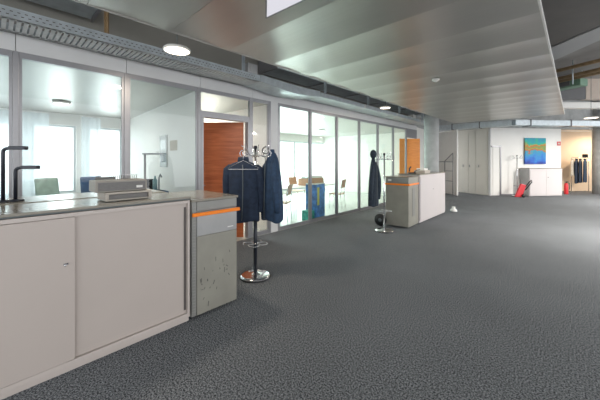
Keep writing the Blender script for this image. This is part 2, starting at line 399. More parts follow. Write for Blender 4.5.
for i,y in enumerate((.95,2.93,5.18,7.1,9.1,11.1)):
    q=MB().box(-4.05,-3.99,y-.003,y+.003,ZT+.104,4.24)
    q.box(-4.05,-4.04,y-.025,y+.025,ZT+.104,4.24)
    for z in [ZT+.15+.06*j for j in range(18)]: q.box(-4.038,-4.03,y-.01,y+.01,z,z+.03)
    where=['nearest the left edge of the photo','beside the junction box','first of those over the far glass bays','second of those over the far glass bays','third of those over the far glass bays','farthest, close to the round column'][i]
    tag(q.build('tray_hanger','brown' if i<1 else 'galv'),'perforated steel hanger rail holding the cable tray, '+where,'hanger','hanger rails of the cable tray')
tag(MB().box(-.06,.06,-.1,.1,0,.16).box(.06,.07,-.06,.06,.03,.13).build('junction_box','beam',loc=(-4.08,3.12,3.065)),'small square grey junction box on the cable tray','box')
t=thing('air_duct','large rectangular grey air duct above the metal ceiling edge','duct',(0,0,0))
MB().box(-4.60,-4.08,3.75,12.0,3.32,3.75).build('duct_body','galv',t,bevel=.006)
for y in (3.72,5.2,6.7,8.2,9.7,11.2): MB().box(-4.615,-4.065,y,y+.03,3.30,3.77).build('flange','frame',t)
t=thing('air_duct','rectangular grey air duct in the gap over the near end of the tray','duct',(0,0,0))
MB().box(-4.60,-4.08,-.8,.90,3.4,3.8).build('duct_body','galv',t,bevel=.006)
MB().box(-4.615,-4.065,.90,.93,3.38,3.82).build('flange','frame',t)
# far duct following the walls
def polyduct(pts,z0,z1,w,name):
    q=MB()
    for a,b in zip(pts[:-1],pts[1:]):
        a=Vector((*a,0));b=Vector((*b,0));d=(b-a).normalized();nn=Vector((-d.y,d.x,0))*w/2
        a2=a-d*.0;b2=b+d*.0
        q.prism([(a2+nn)[:2],(a2-nn)[:2],(b2-nn)[:2],(b2+nn)[:2]],z0,z1)
    return q
t=thing('air_duct','pale blue-grey ventilation duct running along the far white walls','duct',(0,0,0))
polyduct([(-4.45,14.1),(-1.60,14.0),(1.9,17.9)],2.90,3.12,.35,'').build('duct_body','galv',t,bevel=.01)
q=MB()
for a,b,s in [((-4.45,14.1),(-1.60,14.0),.25),((-4.45,14.1),(-1.60,14.0),.62),((-1.60,14.0),(1.9,17.9),.12),((-1.60,14.0),(1.9,17.9),.45),((-1.60,14.0),(1.9,17.9),.8)]:
    x,y=along(a,b,s); d=(Vector(b)-Vector(a)).normalized(); MB().obox((x,y,3.01),(d.x*.02,d.y*.02,0),(-d.y*.19,d.x*.19,0),(0,0,.13)).build('flange','darkpanel',t)
# steel beam and services at upper right
q=MB(); q.prism([(.32,6.12),(.75,3.0),(.35,2.9),(-.08,6.1)],3.8,4.24)
struct(MB().prism([(-.85,9.58),(1.45,6.54),(1.45,6.05),(-.85,8.34)],3.82,4.25).build('beam','beam'))
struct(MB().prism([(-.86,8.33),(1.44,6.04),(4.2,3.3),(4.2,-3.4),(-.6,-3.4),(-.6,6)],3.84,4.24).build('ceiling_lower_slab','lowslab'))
t=thing('pipe_run','brown insulated pipes under the slab beyond the grey beam','pipes',(0,0,0))
for off,zz,r in ((0,4.06,.05),(.45,3.93,.05),(1.2,4.02,.07)):
    MB().tube([(-1.6,11.6+off,zz),(3.2,9.1+off,zz)],r,14).build('pipe','brown',t)
MB().tube([(.10,10.72,3.6),(.10,10.72,4.24)],.015,8).build('drop_rod','galv',t)
t=thing('air_unit','small greenish air unit hung under the brown pipes','air unit',(.05,12.25,3.78),-.45)
MB().box(-.35,.35,-.2,.2,0,.22).build('housing','green',t,bevel=.02)
MB().box(-.2,.1,-.23,-.201,.04,.17).build('grille','darkpanel',t)
for x in (-.3,.3): MB().tube([(x,0,.22),(x,0,.46)],.01,8).build('drop_rod','galv',t)
tag(MB().prism([(-1.0,12.0),(.44,13.4),(.30,13.55),(-1.15,12.15)],3.56,4.24).build('bulkhead_panel','darkpanel'),'dark grey bulkhead panel beside the metal ceiling corner','panel')
tag(MB().prism([(.45,13.41),(2.4,15.2),(2.26,15.35),(.31,13.56)],3.56,4.24).build('bulkhead_panel','peach'),'pale peach bulkhead panel at the right edge of the photo','panel')
tag(MB().prism([(-1.2,12.35),(2.6,15.9),(2.4,16.1),(-1.4,12.6)],3.34,3.54).build('air_duct','edge',bevel=.01),'flat pale grey duct crossing under the bulkhead panels','duct')
tag(MB().box(-.1,.1,-.12,.12,0,.16).build('junction_box','paper',loc=(-4.25,10.7,3.066)),'small white junction box on the solid cable channel near the round column','box')
# lamps
def disc_lamp(loc,r,label,mat='lamp',energy=14,col=(1,.85,.68)):
    t=thing('ceiling_lamp',label,'lamp',loc,0,'round pendant lamps')
    MB().lathe([(r*.9,0),(r*.9,.004)],n=40).build('diffuser',mat,t)
    MB().lathe([(r*.92,0.0),(r,.004),(r,.02),(r*.9,.035),(r*.3,.05)],n=40).build('housing','edge',t)
    MB().tube([(0,0,.045),(0,0,4.24-loc[2])],.006,8).build('suspension_cable','darkedge',t)
    l=bpy.data.lights.new('lamp_light','AREA'); l.shape='DISK'; l.size=r*1.7; l.energy=energy; l.color=col
    lo=bpy.data.objects.new('lamp_light',l); C.objects.link(lo); lo.location=(loc[0],loc[1],loc[2]-.012)
disc_lamp((-3.44,1.53,2.86),.155,'round glowing disc lamp hanging in front of the near cable tray')
disc_lamp((-3.55,7.15,2.93),.14,'small round glowing disc lamp above the far glass bays')
disc_lamp((.52,12.4,2.82),.17,'round disc lamp hanging on a wire at the right edge of the photo')
disc_lamp((1.6,8.5,2.82),.17,'added unseen pendant lamp right of the metal ceiling, lighting the far end',energy=190,col=(1,.95,.88))  # added out of frame as strong fill for the far end
disc_lamp((2.9,15.0,2.82),.17,'added unseen pendant lamp farther along on the right, lighting the far walls',energy=260,col=(1,.95,.88))  # second added lamp out of view, lifts the far walls
disc_lamp((1.45,19.7,2.80),.12,'added unseen small lamp warming the alcove behind the right-hand column',energy=50,col=(1,.78,.55))  # unseen lamp added to give the alcove its warm light
t=thing('light_panel','square white light panel with a dark frame set under the metal ceiling','lamp',(0,0,0))
poly=[(-2.186,1.858),(-1.654,1.878),(-1.04,1.36),(-1.57,1.34)]
MB().prism(poly,2.955,2.96).build('diffuser','panellamp',t)
q=MB()
for i in range(4):
    a=Vector((*poly[i],0));b=Vector((*poly[(i+1)%4],0)); d=(b-a).normalized(); nn=Vector((-d.y,d.x,0))*.008
    q.prism([(a+nn)[:2],(b+nn)[:2],(b-nn)[:2],(a-nn)[:2]],2.95,2.995)
q.build('rim','frame',t)
t=thing('smoke_detector','small white smoke detector on the metal ceiling','detector',(-1.73,5.44,3.0))
MB().lathe([(.06,0),(.06,-.02),(.045,-.035)][::-1],n=24).build('base','edge',t)
MB().lathe([(.02,-.05),(.035,-.036)],n=20).build('sensor_head','edge',t)
# ------------------------------------------------------------------ near counter
CF=-2.65
t=thing('storage_cabinet','long beige sliding-door cabinet in the left foreground','cabinet',(0,0,0))
y0,y1=-.70,1.305
b=MB().box(-3.20,CF-.03,y0,y1,.0,.05).box(-3.2,-3.18,y0,y1,.05,1.17).box(-3.18,CF-.005,y1-.02,y1,.05,1.165).box(-3.18,CF-.005,y0,y0+.02,.05,1.165)
b.box(-3.18,CF-.005,y0+.02,y1-.02,1.135,1.165).box(-3.18,CF-.005,y0+.02,y1-.02,.05,.085)
b.build('body','cabframe',t,bevel=.002)
d1=MB().box(CF-.022,CF-.003,y0+.022,.425,.088,1.132).build('door','cabinet',t,bevel=.002)
d2=MB().box(CF-.046,CF-.026,.40,y1-.022,.088,1.132).build('door','cabinet',t,bevel=.002)
MB().box(CF-.026,CF-.022,y1-.05,y1-.030,.12,1.10).build('grip_rail','groove',d2)
MB().obox((0,0,0),(.006,0,0),(0,.014,0),(0,0,.006)).build('lock','chrome',d1,loc=(CF,.372,.80))
q=MB().lathe([(.007,0),(.007,.012)],n=14).build('lock_barrel','chrome',d1,loc=(CF+.004,.368,.785))
tag(MB().box(-3.215,CF+.004,y0,y1+.004,1.18,1.20).build('worktop','worktop',bevel=.003),'thin grey worktop on the beige sliding-door cabinet','worktop')
tag(MB().box(-3.205,CF+.002,y0,y1+.002,1.1715,1.1795).build('edge_strip','darkedge'),'dark edge strip under the grey worktop','strip')
t=thing('storage_cabinet','second cabinet standing back to back behind the beige sliding-door one','cabinet',(0,0,0))
MB().box(-3.74,-3.24,y0,y1,.0,1.17).build('body','cabframe',t,bevel=.003)
MB().box(-3.75,-3.225,y0,y1,1.171,1.205).build('top','worktop',t,bevel=.003)
q=MB().box(-3.745,-3.741,y0+.02,.29,.07,1.15).box(-3.745,-3.741,.3,1.3,.07,1.15).build('door','cabinet',t)
# grey end unit
def grey_unit(loc,label):
    t=thing('pull_out_cabinet',label,'cabinet',loc)
    return t
t=thing('pull_out_cabinet','scuffed grey metal end cabinet with orange bar beside the long beige cabinet','cabinet',(0,0,0))
ya,yb=1.325,1.835
MB().box(-3.44,CF-.03,ya,yb,.02,1.14).build('body','greymid',t,bevel=.004)
MB().box(-3.46,CF+.012,ya-.008,yb+.012,1.142,1.165).build('top','worktop',t,bevel=.003)
MB().box(CF-.028,CF,ya+.05,yb,1.045,1.138).build('drawer_front','greymid',t,bevel=.004)
pl=MB().box(CF-.028,CF,ya+.05,yb,.80,1.04).build('upper_panel','greylight',t,bevel=.003)
lp=MB().box(CF-.028,CF,ya+.05,yb,.03,.797).build('lower_panel','grey',t,bevel=.003)
q=MB().box(CF-.028,CF-.006,ya+.002,ya+.046,.03,1.138)
for i in range(36): q.box(CF-.006,CF-.001,ya+.004,ya+.040,.06+i*.029,.072+i*.029)
q.build('ribbed_edge','greymid',t)
MB().box(CF+.002,CF+.030,ya-.005,yb+.025,1.00,1.035).build('handle_bar','orange',t,bevel=.006)
q=MB().box(CF,CF+.0012,1.72,1.79,.835,.845); q.build('nameplate','paper',pl)
q=MB()
for i in range(26):
    yy=random.uniform(ya+.08,yb-.08); zz=random.choice([random.gauss(.48,.07),random.gauss(.3,.08)]); 
    if yy<1.55: zz=random.gauss(.33,.08)
    a=random.uniform(0,PI); l=random.uniform(.006,.028); w=random.uniform(.001,.005)
    MB().obox((CF,yy,zz),(.0009,0,0),(0,math.cos(a)*l*.4,math.sin(a)*l),(0,-math.sin(a)*w,math.cos(a)*w)).build('scuff_mark','scuff',lp)
# binding machine on the counter
t=thing('binding_machine','grey comb binding machine with upright teeth on the near worktop','machine',(-2.93,.815,1.206))
MB().box(-.12,.15,-.17,.19,.0,.012).box(-.12,.15,.165,.19,.012,.065).box(-.12,.15,-.17,-.145,.012,.065).box(-.12,.15,-.17,.19,.055,.072).box(-.12,.02,-.145,.165,.012,.055).build('base','beigeplastic',t,bevel=.004)
MB().box(.02,.13,-.14,.16,.013,.05).build('paper_slot','machinedark',t)
bd=MB().box(-.10,.12,-.235,.16,.074,.170).build('casing','machine',t,bevel=.008)
MB().box(.1205,.1235,-.215,.145,.085,.155).build('front_panel','machinedark',bd)
q=MB()
for i in range(21):
    y=-.20+i*.0155; q.tube([(.0,y,.165),(.0,y,.203),(.012,y,.215)],.003,6)
q.build('comb_teeth','chrome',t)
MB().box(.124,.126,.07,.12,.10,.12).build('badge','paper',bd)
# bent tube lamps
def bent_lamp(loc,h,l,label,mat,rz):
    t=thing('desk_lamp',label,'lamp',loc,rz,None)
    MB().lathe([(.055,0),(.055,.012),(.02,.018)],n=24).build('base',mat,t)
    p=[(0,0,.015)]+[(0,0,h-.05)]+[(0.035-.035*math.cos(a),0,h-.04+.028*math.sin(a)) for a in (.4,.8,1.2,1.57)]+[(.06,0,h-.005)]
    MB().tube(p,.013,12).build('pole',mat,t)
    MB().box(.055,l,-.022,.022,h-.022,h+.008).build('lamp_head',mat,t,bevel=.006)
bent_lamp((-3.38,.072,1.206),.45,.185,'taller of two dark bent-tube desk lamps at the left edge','blacksteel',math.radians(45))
bent_lamp((-3.38,.145,1.206),.29,.185,'shorter of two dark bent-tube desk lamps at the left edge','blacksteel',math.radians(45))
# ------------------------------------------------------------------ far island
t=thing('pull_out_cabinet','grey metal end cabinet with wraparound orange bar at the far island','cabinet',(-2.62,6.40,0),math.radians(1.5))
MB().box(-.54,0,.02,.62,.03,1.14).build('body','grey',t,bevel=.004)
MB().box(-.54,0,0,.018,.03,1.02).build('front_panel','grey',t,bevel=.003)
MB().box(-.54,0,0,.018,1.025,1.138).build('drawer_front','greymid',t,bevel=.003)
MB().box(-.56,.015,-.01,.62,1.142,1.165).build('top','worktop',t,bevel=.003)
MB().box(-.56,.03,-.03,-.002,.97,1.01).box(.002,.03,-.002,.60,.97,1.01).build('handle_bar','orange',t,bevel=.004)
MB().box(-.48,-.40,-.0015,0,1.06,1.10).build('name_tag','paper',t)
MB().box(.0005,.008,.22,.38,.25,.9).build('side_recess','greymid',t)
t=thing('storage_cabinet','white sliding-door cabinet forming the far island','cabinet',(0,0,0))
MB().box(-3.14,-2.62,7.06,9.02,.03,1.18).build('body','cabwhite',t,bevel=.004)
d1=MB().box(-2.619,-2.604,7.08,8.05,.07,1.15).build('door','cabwhite',t,bevel=.002)
d2=MB().box(-2.619,-2.609,8.06,9.0,.07,1.15).build('door','cabwhite',t,bevel=.002)
MB().box(-2.603,-2.597,7.95,7.99,.78,.80).build('lock','chrome',d1)
tag(MB().box(-3.16,-2.60,7.05,9.04,1.182,1.205).build('worktop','worktop',bevel=.003),'grey worktop on the white far island cabinet','worktop')
tag(MB().box(-.14,.14,-.2,.2,0,.07).build('cardboard_box','beigeplastic',bevel=.004,loc=(-2.86,7.9,1.206)),'low beige box on the far island worktop','box')
tag(MB().box(-.1,.1,-.13,.13,0,.05).build('paper_stack','paper',loc=(-2.86,7.9,1.277)),'stack of white paper on the low beige box','paper')
t=thing('desk_telephone','small black telephone on the far island worktop','telephone',(-2.9,7.3,1.206),.5)
MB().prism([(-.09,-.08),(.09,-.08),(.09,.08),(-.09,.08)],0,.03).build('base','black',t,bevel=.006)
MB().tube([(-.07,-.06,.05),(-.06,-.05,.13),(-.03,-.03,.17)],.018,10).build('handset','black',t)
MB().tube([(.05,.0,.03),(.12,.05,.09),(.2,.05,.10)],.01,8).build('cord','black',t)
tag(MB().lathe([(.06,0),(.10,.02),(.085,.07),(.04,.11),(.055,.15),(.02,.15)],n=9).build('plastic_bag','paper',loc=(-2.50,9.45,0)),'crumpled white bag on the carpet behind the far island','bag')
t=thing('black_roll','black round roll standing on edge against the far island','roll',(-3.24,6.28,.14))
MB().tube([(-.0,-.03,0),(0,.03,0)],.14,28).build('disc','black',t)
MB().tube([(-.0,-.04,0),(0,.04,0)],.04,16).build('hub','darkedge',t)
# ------------------------------------------------------------------ coat stands
def coat_stand(loc,label,h,rz=0,dark=False):
    t=thing('coat_stand',label,'coat stand',loc,rz,'chrome coat stands')
    b=MB().lathe([(.20,.012),(.20,.022),(.17,.036),(.10,.042),(.055,.05),(.03,.07)],n=40).build('base','chrome',t)
    MB().lathe([(.205,0),(.212,.006),(.205,.02),(.19,.021)],n=40).build('rubber_ring','black',b)
    MB().tube([(0,0,.05),(0,0,h)],[.016,.016],16).build('pole','chrome',t)
    if dark: MB().tube([(0,0,.06),(0,0,.90)],.026,16).build('pole_sleeve','blacksteel',t)
    MB().lathe([(.024,0),(.028,.02),(.02,.04)],(0,0,h),16).build('finial','blacksteel',t)
    # umbrella holder
    q=MB()
    for k in range(4):
        a=k*PI/2+.3; cx,cy=.095*math.cos(a),.095*math.sin(a)
        q.tube([(cx+.068*math.cos(w),cy+.068*math.sin(w),.44) for w in [2*PI*j/18 for j in range(18)]],.005,8,True)
    q.build('umbrella_ring','chrome',t)
    for k in range(6):
        a=k*PI/3+.2; c,s=math.cos(a),math.sin(a)
        pts=[(.015,h-.10),(.10,h-.09),(.17,h-.11),(.21,h-.09),(.215,h-.05),(.19,h-.02),(.165,h-.03)]
        q=MB().tube([(r*c,r*s,z) for r,z in pts],.0055,8)
        q.tube([((.10+.0)*c,(.10)*s,h-.09),(.13*c,.13*s,h-.03),(.17*c,.17*s,h+.03),(.195*c,.195*s,h+.045)],.005,8)
        q.build('hook','chrome',t)
    return t
s1=coat_stand((-3.04,2.40,0),'chrome coat stand with two blue jackets beside the near grey cabinet',1.70,.4,True)
# loop on the top of the near stand
q=MB().tube([(.045*math.cos(w),0,.045*math.sin(w)+.0) for w in [2*PI*j/20 for j in range(20)]],.006,8,True)
o=q.build('carrying_loop','black',s1,loc=(.10,.10,1.68)); o.rotation_euler=(0,0,math.radians(43-23))
s2=coat_stand((-2.93,5.85,0),'slim chrome coat stand in front of the far island cabinet',1.66,.1)
def coat(name,label,loc,rz,w,ln,mat,depth=.12,sleeves=True,taper=.9,flare=1.05,seed=1,group='hanging jackets',hood=False,slen=.6,hung=False):
    rd=random.Random(seed); t=thing(name,label,'jacket',loc,rz,group)
    N=40; rings=[]
    prof=[(0,.12,.35),(.03,.22,.5),(.08,.34,.7),(.18,.50,.85),(.35,.66,1.0),(.55,.82,1.08),(.75,.92,1.1),(.9,1,1.05),(1,.97,1),(1.0,.88,.9)] if hung else [(0,.16,.5),(.02,.22,.6),(.045,.55,.75),(.075,.86,.9),(.12,.98,1),(.25,.97,1.05),(.45,taper,1),(.7,(taper+flare)/2,1.05),(.9,flare,1.1),(1,flare*.98,1.05),(1.0,flare*.9,.9)]
    ph=[rd.uniform(0,6.28) for _ in range(4)]
    for f,sw,sd in prof:
        r=[]
        for k in range(N):
            a=2*PI*k/N; fold=1+(.05+.13*f)*math.sin(a*7+ph[0]+f*1.5)*.6*f+.05*math.sin(a*4+ph[1])*f
            x=math.cos(a)*w/2*sw*(1+.02*math.sin(a*7+ph[2])*f); yy=math.sin(a)*depth/2*sd*fold
            zz=-f*ln+ (.015*math.sin(a*3+ph[3]) if f>.85 else 0)
            r.append((x,yy,zz))
        rings.append(r)
    b=MB().loft(rings[::-1]).build('body',mat,t); sb=b.modifiers.new('s','SUBSURF'); sb.levels=1; sb.render_levels=1
    if hung:
        for sgn in (-1,1):
            MB().tube([(sgn*w*.13,-.02,-.10*ln),(sgn*w*.24,-.05,-.22*ln),(sgn*w*.42,-.06,-.45*ln),(sgn*w*.45,-.05,-.7*ln),(sgn*w*.43,-.04,-.86*ln)],[.022,.04,.05,.048,.04],12).build('sleeve',mat,t)
    if sleeves and not hung:
        for sgn in (-1,1):
            rr=[];m_=12; x0=sgn*w*.40
            pts=[(x0,0,-.075*ln-.02),(sgn*w*.49,.01,-.16*ln),(sgn*w*.53,.02,-.32*ln),(sgn*w*.54,.035,-.5*ln),(sgn*w*.52,.05,-slen*ln-.12*ln),(sgn*w*.51,.05,-slen*ln-.14*ln)]
            MB().tube(pts,[.035,.06,.058,.055,.05,.044],12).build('sleeve',mat,t)
    col=MB(); 
    col.loft([[(math.cos(2*PI*k/16)*.075*s*(.45 if hung else 1),math.sin(2*PI*k/16)*.05*s*(.6 if hung else 1),z) for k in range(16)] for s,z in ((1.05,-.03),(1,0.01),(.9,.035),(.75,.03))]).build('collar',mat,t)
    # front opening placket
    MB().tube([(.01,-depth*.54,-.08*ln),(.015,-depth*.60,-.4*ln),(.01,-depth*.62,-.75*ln),(.0,-depth*.60,-.97*ln)],.006,6).build('placket','darkedge',t)
    if hood: MB().lathe([(.02,0),(.06,.05),(.075,.11),(.055,.17),(.02,.2)],(0,0,-.03),14).build('hood',mat,t)
    return t
def hanger(loc,rz,label,w=.42):
    t=thing('coat_hanger',label,'hanger',loc,rz,'wire coat hangers')
    MB().tube([(0,0,.0),(-w/2,0,-.10),(-w/2+.01,0,-.115),(w/2-.01,0,-.115),(w/2,0,-.10)],.004,8,True).build('frame','chrome',t)
    MB().tube([(0,0,0),(0,0,.04),(.02,0,.055),(.03,0,.08),(.01,0,.10),(-.012,0,.09)],.003,8).build('hook','chrome',t)
# jackets on the near stand
R43=math.radians(42.9)
coat('jacket','navy blue work jacket hanging on the left side of the near coat stand',(-3.17,2.30,1.555),R43,.42,.82,'navy',depth=.18,seed=3,slen=.72)
coat('jacket','lighter blue jacket hanging on the right side of the near coat stand',(-2.95,2.62,1.66),R43-.9,.42,.93,'denim',depth=.22,seed=5,slen=.6,hung=True)
hanger((-3.06,2.22,1.545),R43,'wire hanger in front of the navy blue work jacket',.40)
coat('jacket','dark grey-blue hooded coat hanging on the far coat stand',(-3.10,5.68,1.60),R43+.5,.26,1.05,'darkcoat',depth=.17,seed=8,hung=True,hood=True)
# ------------------------------------------------------------------ far end things
def on_line(p,q,t,off):
    a=Vector(p);b=Vector(q);d=(b-a).normalized();nn=Vector((d.y,-d.x)); r=a+(b-a)*t+nn*off; return (r.x,r.y), math.atan2(d.y,d.x)
(cx,cy),rz=on_line(E,F,.605,.03)
t=thing('painting','abstract blue, green and orange canvas on the far white wall','painting',(cx,cy,1.37),rz)
MB().box(-.53,.53,-.04,-.002,0,1.15).build('canvas','canvas',t,bevel=.004)
(cx,cy),rz=on_line(E,F,.675,.26)
t=thing('storage_cabinet','low white cabinet under the abstract painting','cabinet',(cx,cy,0),rz)
MB().box(-1.0,.62,-.22,.22,.02,1.17).build('body','cabwhite',t,bevel=.004)
MB().box(-1.02,.64,-.24,.23,1.172,1.20).build('top','worktop',t,bevel=.003)
MB().box(-.98,-.19,-.236,-.221,.05,1.14).build('door','cabwhite',t,bevel=.002)
dd=MB().box(-.18,.60,-.234,-.221,.05,1.14).build('door','cabwhite',t,bevel=.002)
MB().box(-.12,-.08,-.245,-.2365,.80,.82).build('lock','black',dd)
MB().box(-1.015,-1.001,-.2,.2,.03,1.16).build('side_panel','greylight',t)
# red hand truck
(cx,cy),rz=on_line(E,F,.235,.62)
t=thing('hand_truck','red folding hand truck with black handle leaning by the far white cabinet','hand truck',(cx,cy,0),rz-.15)
t.scale=(.88,.88,.92)
MB().add([(-.30,-.05,.02),(.02,-.05,.02),(.22,-.05,.55),(-.02,-.05,.62),(-.30,.05,.02),(.02,.05,.02),(.22,.05,.55),(-.02,.05,.62)],[(0,1,2,3),(7,6,5,4),(0,4,5,1),(1,5,6,2),(2,6,7,3),(3,7,4,0)]).build('frame','red',t,bevel=.02)
MB().tube([(.06,0,.30),(.42,0,.72),(.50,0,.76),(.52,0,.70),(.20,0,.33)],.025,10).build('handle','black',t)
for sy in (-.09,.09): MB().tube([(0.05,sy-.02,.075),(.05,sy+.02,.075)],.075,20).build('wheel','black',t)
# chrome hook rack at painting wall
(cx,cy),rz=on_line(E,F,.285,.26)
s3=coat_stand((cx,cy,0),'empty chrome coat stand beside the red hand truck and white door',1.72,.5)
# small wall sign, extinguisher
(cx,cy),rz=on_line(E,F,.965,.005)
t=thing('wall_sign','small square red sign on the white wall right of the painting','sign',(cx,cy,2.2),rz)
MB().box(-.09,.09,-.012,0,0,.18).build('plate','red',t)
MB().box(-.05,.05,-.014,-.012,.05,.13).build('symbol','cream',t)
t=thing('fire_extinguisher','red fire extinguisher standing beside the far white cabinet','fire extinguisher',(-.05,17.75,0.0))
MB().lathe([(.07,0),(.078,.02),(.078,.42),(.05,.49),(.025,.51)],n=20).build('cylinder','red',t)
MB().lathe([(.02,.51),(.02,.56)],n=12).build('valve','black',t)
MB().tube([(0.02,0,.54),(.11,0,.50),(.11,0,.25),(.09,0,.18)],.012,8).build('hose','black',t)
MB().box(-.02,.08,-.01,.01,.56,.58).build('handle','black',t)
# alcove coat rack
F2=Vector((-.6807,.7325)); R2=Vector((.7325,.6807))
def pt(px,dep): 
    u=(px-300)/288; v=R2*u*dep+F2*dep; return v
c=pt(580,14.0); rz=R43
t=thing('garment_rack','tubular garment rack full of coats in the far beige alcove','garment rack',(c.x,c.y,0),rz)
MB().tube([(-.42,0,.04),(-.42,0,1.66)],.014,8).build('post','chrome',t); MB().tube([(.42,0,.04),(.42,0,1.66)],.014,8).build('post','chrome',t)
MB().tube([(-.42,0,1.66),(.42,0,1.66)],.014,8).build('rail','chrome',t)
for sx in (-.42,.42): MB().tube([(sx,-.22,.03),(sx,.22,.03)],.014,8).build('foot','chrome',t)
for px,mat,ln,lab,dy in ((572.5,'cream',.78,'cream coat, leftmost on the garment rack in the alcove',.0),(576.5,'navy',1.15,'long navy coat, second from left on the alcove garment rack',.0),(580.5,'navy',1.12,'dark navy coat in the middle of the alcove garment rack',0),(585,'denim',1.10,'blue coat, rightmost on the alcove garment rack',0)):
    c=pt(px,14.0-.12); coat('coat',lab,(c.x,c.y,1.58),rz+.60,.50,ln,mat,depth=.10,seed=int(px),group='coats on the alcove rack',sleeves=False)
tag(MB().box(-.1,.1,-.08,.08,0,.16).build('hat_box','black',bevel=.02,loc=(pt(585,14).x,pt(585,14).y,1.675)),'small black box on top of the alcove garment rack','box')
# stair handrail by the far left white wall
t=thing('handrail','grey tubular stair handrail in front of the far left white wall','handrail',(0,0,0))
a=Vector((-4.62,14.72,0)); b=Vector((-3.68,13.84,0)); 
def hp(s,z): p=a+(b-a)*s; return (p.x,p.y,z)
MB().tube([hp(-.1,1.47),hp(.98,1.47)],.018,8).build('rail','frame',t)
MB().tube([hp(.5,1.06),hp(.98,1.06)],.014,8).build('rail','frame',t)
MB().tube([hp(.5,.61),hp(.98,.61)],.014,8).build('rail','frame',t)
MB().tube([hp(.5,0),hp(.5,1.5),hp(.98,1.85)],.018,8).build('post','frame',t)
MB().tube([hp(.98,0),hp(.98,1.85)],.018,8).build('post','frame',t)
# ------------------------------------------------------------------ office interiors
# sheer curtains near office
def curtain(y0,y1,x,label,z0=.05,z1=2.68,amp=.035):
    N=int((y1-y0)/.025); vs=[];fs=[]
    for i in range(N+1):
        yy=y0+(y1-y0)*i/N; xx=x+amp*math.sin(i*.62+.8*math.sin(i*.09))
        vs+=[(xx,yy,z0),(xx,yy,z1)]
    for i in range(N): fs.append((2*i,2*i+2,2*i+3,2*i+1))
    o=MB().add(vs,fs,True).build('curtain','sheer'); return tag(o,label,'curtain','sheer office curtains')
curtain(-3.2,.98,-9.28,'wide sheer white curtain at the left of the near office windows')
curtain(1.62,2.05,-9.28,'narrow sheer white curtain between the two bright near office windows')
def desk(loc,rz,w,d,label,top='paper'):
    t=thing('office_desk',label,'desk',loc,rz)
    MB().box(-w/2,w/2,-d/2,d/2,.70,.73).build('tabletop',top,t,bevel=.004)
    for sx in (-1,1):
        for sy in (-1,1): MB().tube([(sx*(w/2-.05),sy*(d/2-.05),0),(sx*(w/2-.05),sy*(d/2-.05),.70)],.02,8).build('leg','frame',t)
    return t
def office_chair(loc,rz,mat,label):
    t=thing('office_chair',label,'chair',loc,rz)
    MB().box(-.24,.24,-.24,.24,.44,.52).build('seat',mat,t,bevel=.03)
    MB().obox((0,.26,.86),(.22,0,0),(0,.03,.0),(0,.05,.30)).build('backrest',mat,t,bevel=.03)
    MB().tube([(0,0,.1),(0,0,.44)],.03,10).build('column','black',t)
    MB().tube([(0,.1,.45),(0,.3,.5),(0,.27,.6)],.02,8).build('back_support','black',t)
    q=MB()
    for k in range(5):
        a=k*2*PI/5; q.tube([(0,0,.1),(.28*math.cos(a),.28*math.sin(a),.07)],.02,8)
        MB().tube([(.28*math.cos(a),.28*math.sin(a)-.02,.03),(.28*math.cos(a),.28*math.sin(a)+.02,.03)],.03,12).build('castor','black',t)
    q.build('star_base','black',t)
    return t
def monitor(loc,rz,label,w=.5):
    t=thing('monitor',label,'monitor',loc,rz)
    MB().box(-.12,.12,-.09,.09,0,.015).build('base','black',t,bevel=.004)
    MB().box(-.02,.02,.0,.03,.015,.2).build('stand','black',t)
    s=MB().box(-w/2,w/2,-.03,0,.12,.45).build('screen_case','black',t,bevel=.005)
    MB().box(-w/2+.02,w/2-.02,-.0315,-.0301,.14,.43).build('screen','screen',s)
    return t
desk((-7.2,.75,0),PI/2,2.5,.8,'white desk seen through the near glass under the bright windows')
office_chair((-8.0,.95,0),PI/2+.4,'greenchair','pale grey-green office chair behind the desk in the near office')
office_chair((-7.95,1.68,0),PI/2+.2,'bluechair','blue office chair beside the desk in the near office')
desk((-5.85,2.03,0),-.085,1.4,.7,'desk against the side wall behind the wood door bay')
def floor_lamp(loc,label):
    t=thing('floor_lamp',label,'lamp',loc,R43)
    MB().lathe([(.13,0),(.13,.015),(.02,.03)],n=24).build('base','frame',t)
    MB().tube([(0,0,.02),(0,0,1.66)],.018,10).build('pole','frame',t)
    MB().box(-.02,.30,-.05,.05,1.64,1.665).build('lamp_head','frame',t,bevel=.004)
floor_lamp((-5.2,1.77,0),'grey floor lamp with flat head behind the near glass')
monitor((-6.1,2.05,.732),.5,'dark monitor on the desk against the side wall',.46)
tag(MB().box(-.22,.22,-.12,.12,0,.26).build('desk_organiser','bluechair',bevel=.01,loc=(-5.5,2.08,.732)),'dark blue organiser box on the desk against the side wall','box')
tag(MB().lathe([(.04,0),(.042,.18),(.015,.22),(.015,.26)],n=18).build('bottle','bottle',loc=(-5.6,2.08,.994)),'blue-green bottle on the dark blue organiser box','bottle')
q=MB().tube([(0,0,0),(0,0,.24),(.06,0,.30),(.12,0,.25)],.012,8); q.lathe([(.05,0),(.05,.01)],n=16)
tag(q.build('desk_lamp','frame',loc=(-5.42,2.08,.994),),'small grey gooseneck lamp on the dark blue organiser box','lamp')
for x,y,l in ((-7.05,.15,'black telephone lying on the desk near the left curtain'),(-6.95,.75,'black keyboard lying on the desk beneath the bright window'),(-7.0,1.3,'dark paper tray lying at the right end of the white desk')):
    tag(MB().box(-.08,.08,-.16,.16,0,.03).box(-.07,-.02,-.12,.12,.03,.05).build({'t':'desk_telephone','k':'keyboard','p':'paper_tray'}[l.split()[1][0]],'black',bevel=.008,loc=(x,y,.732)),l,l.split()[1])
monitor((-7.35,1.7,.732),PI/2+.3,'monitor at the right end of the white desk in the near office',.42)
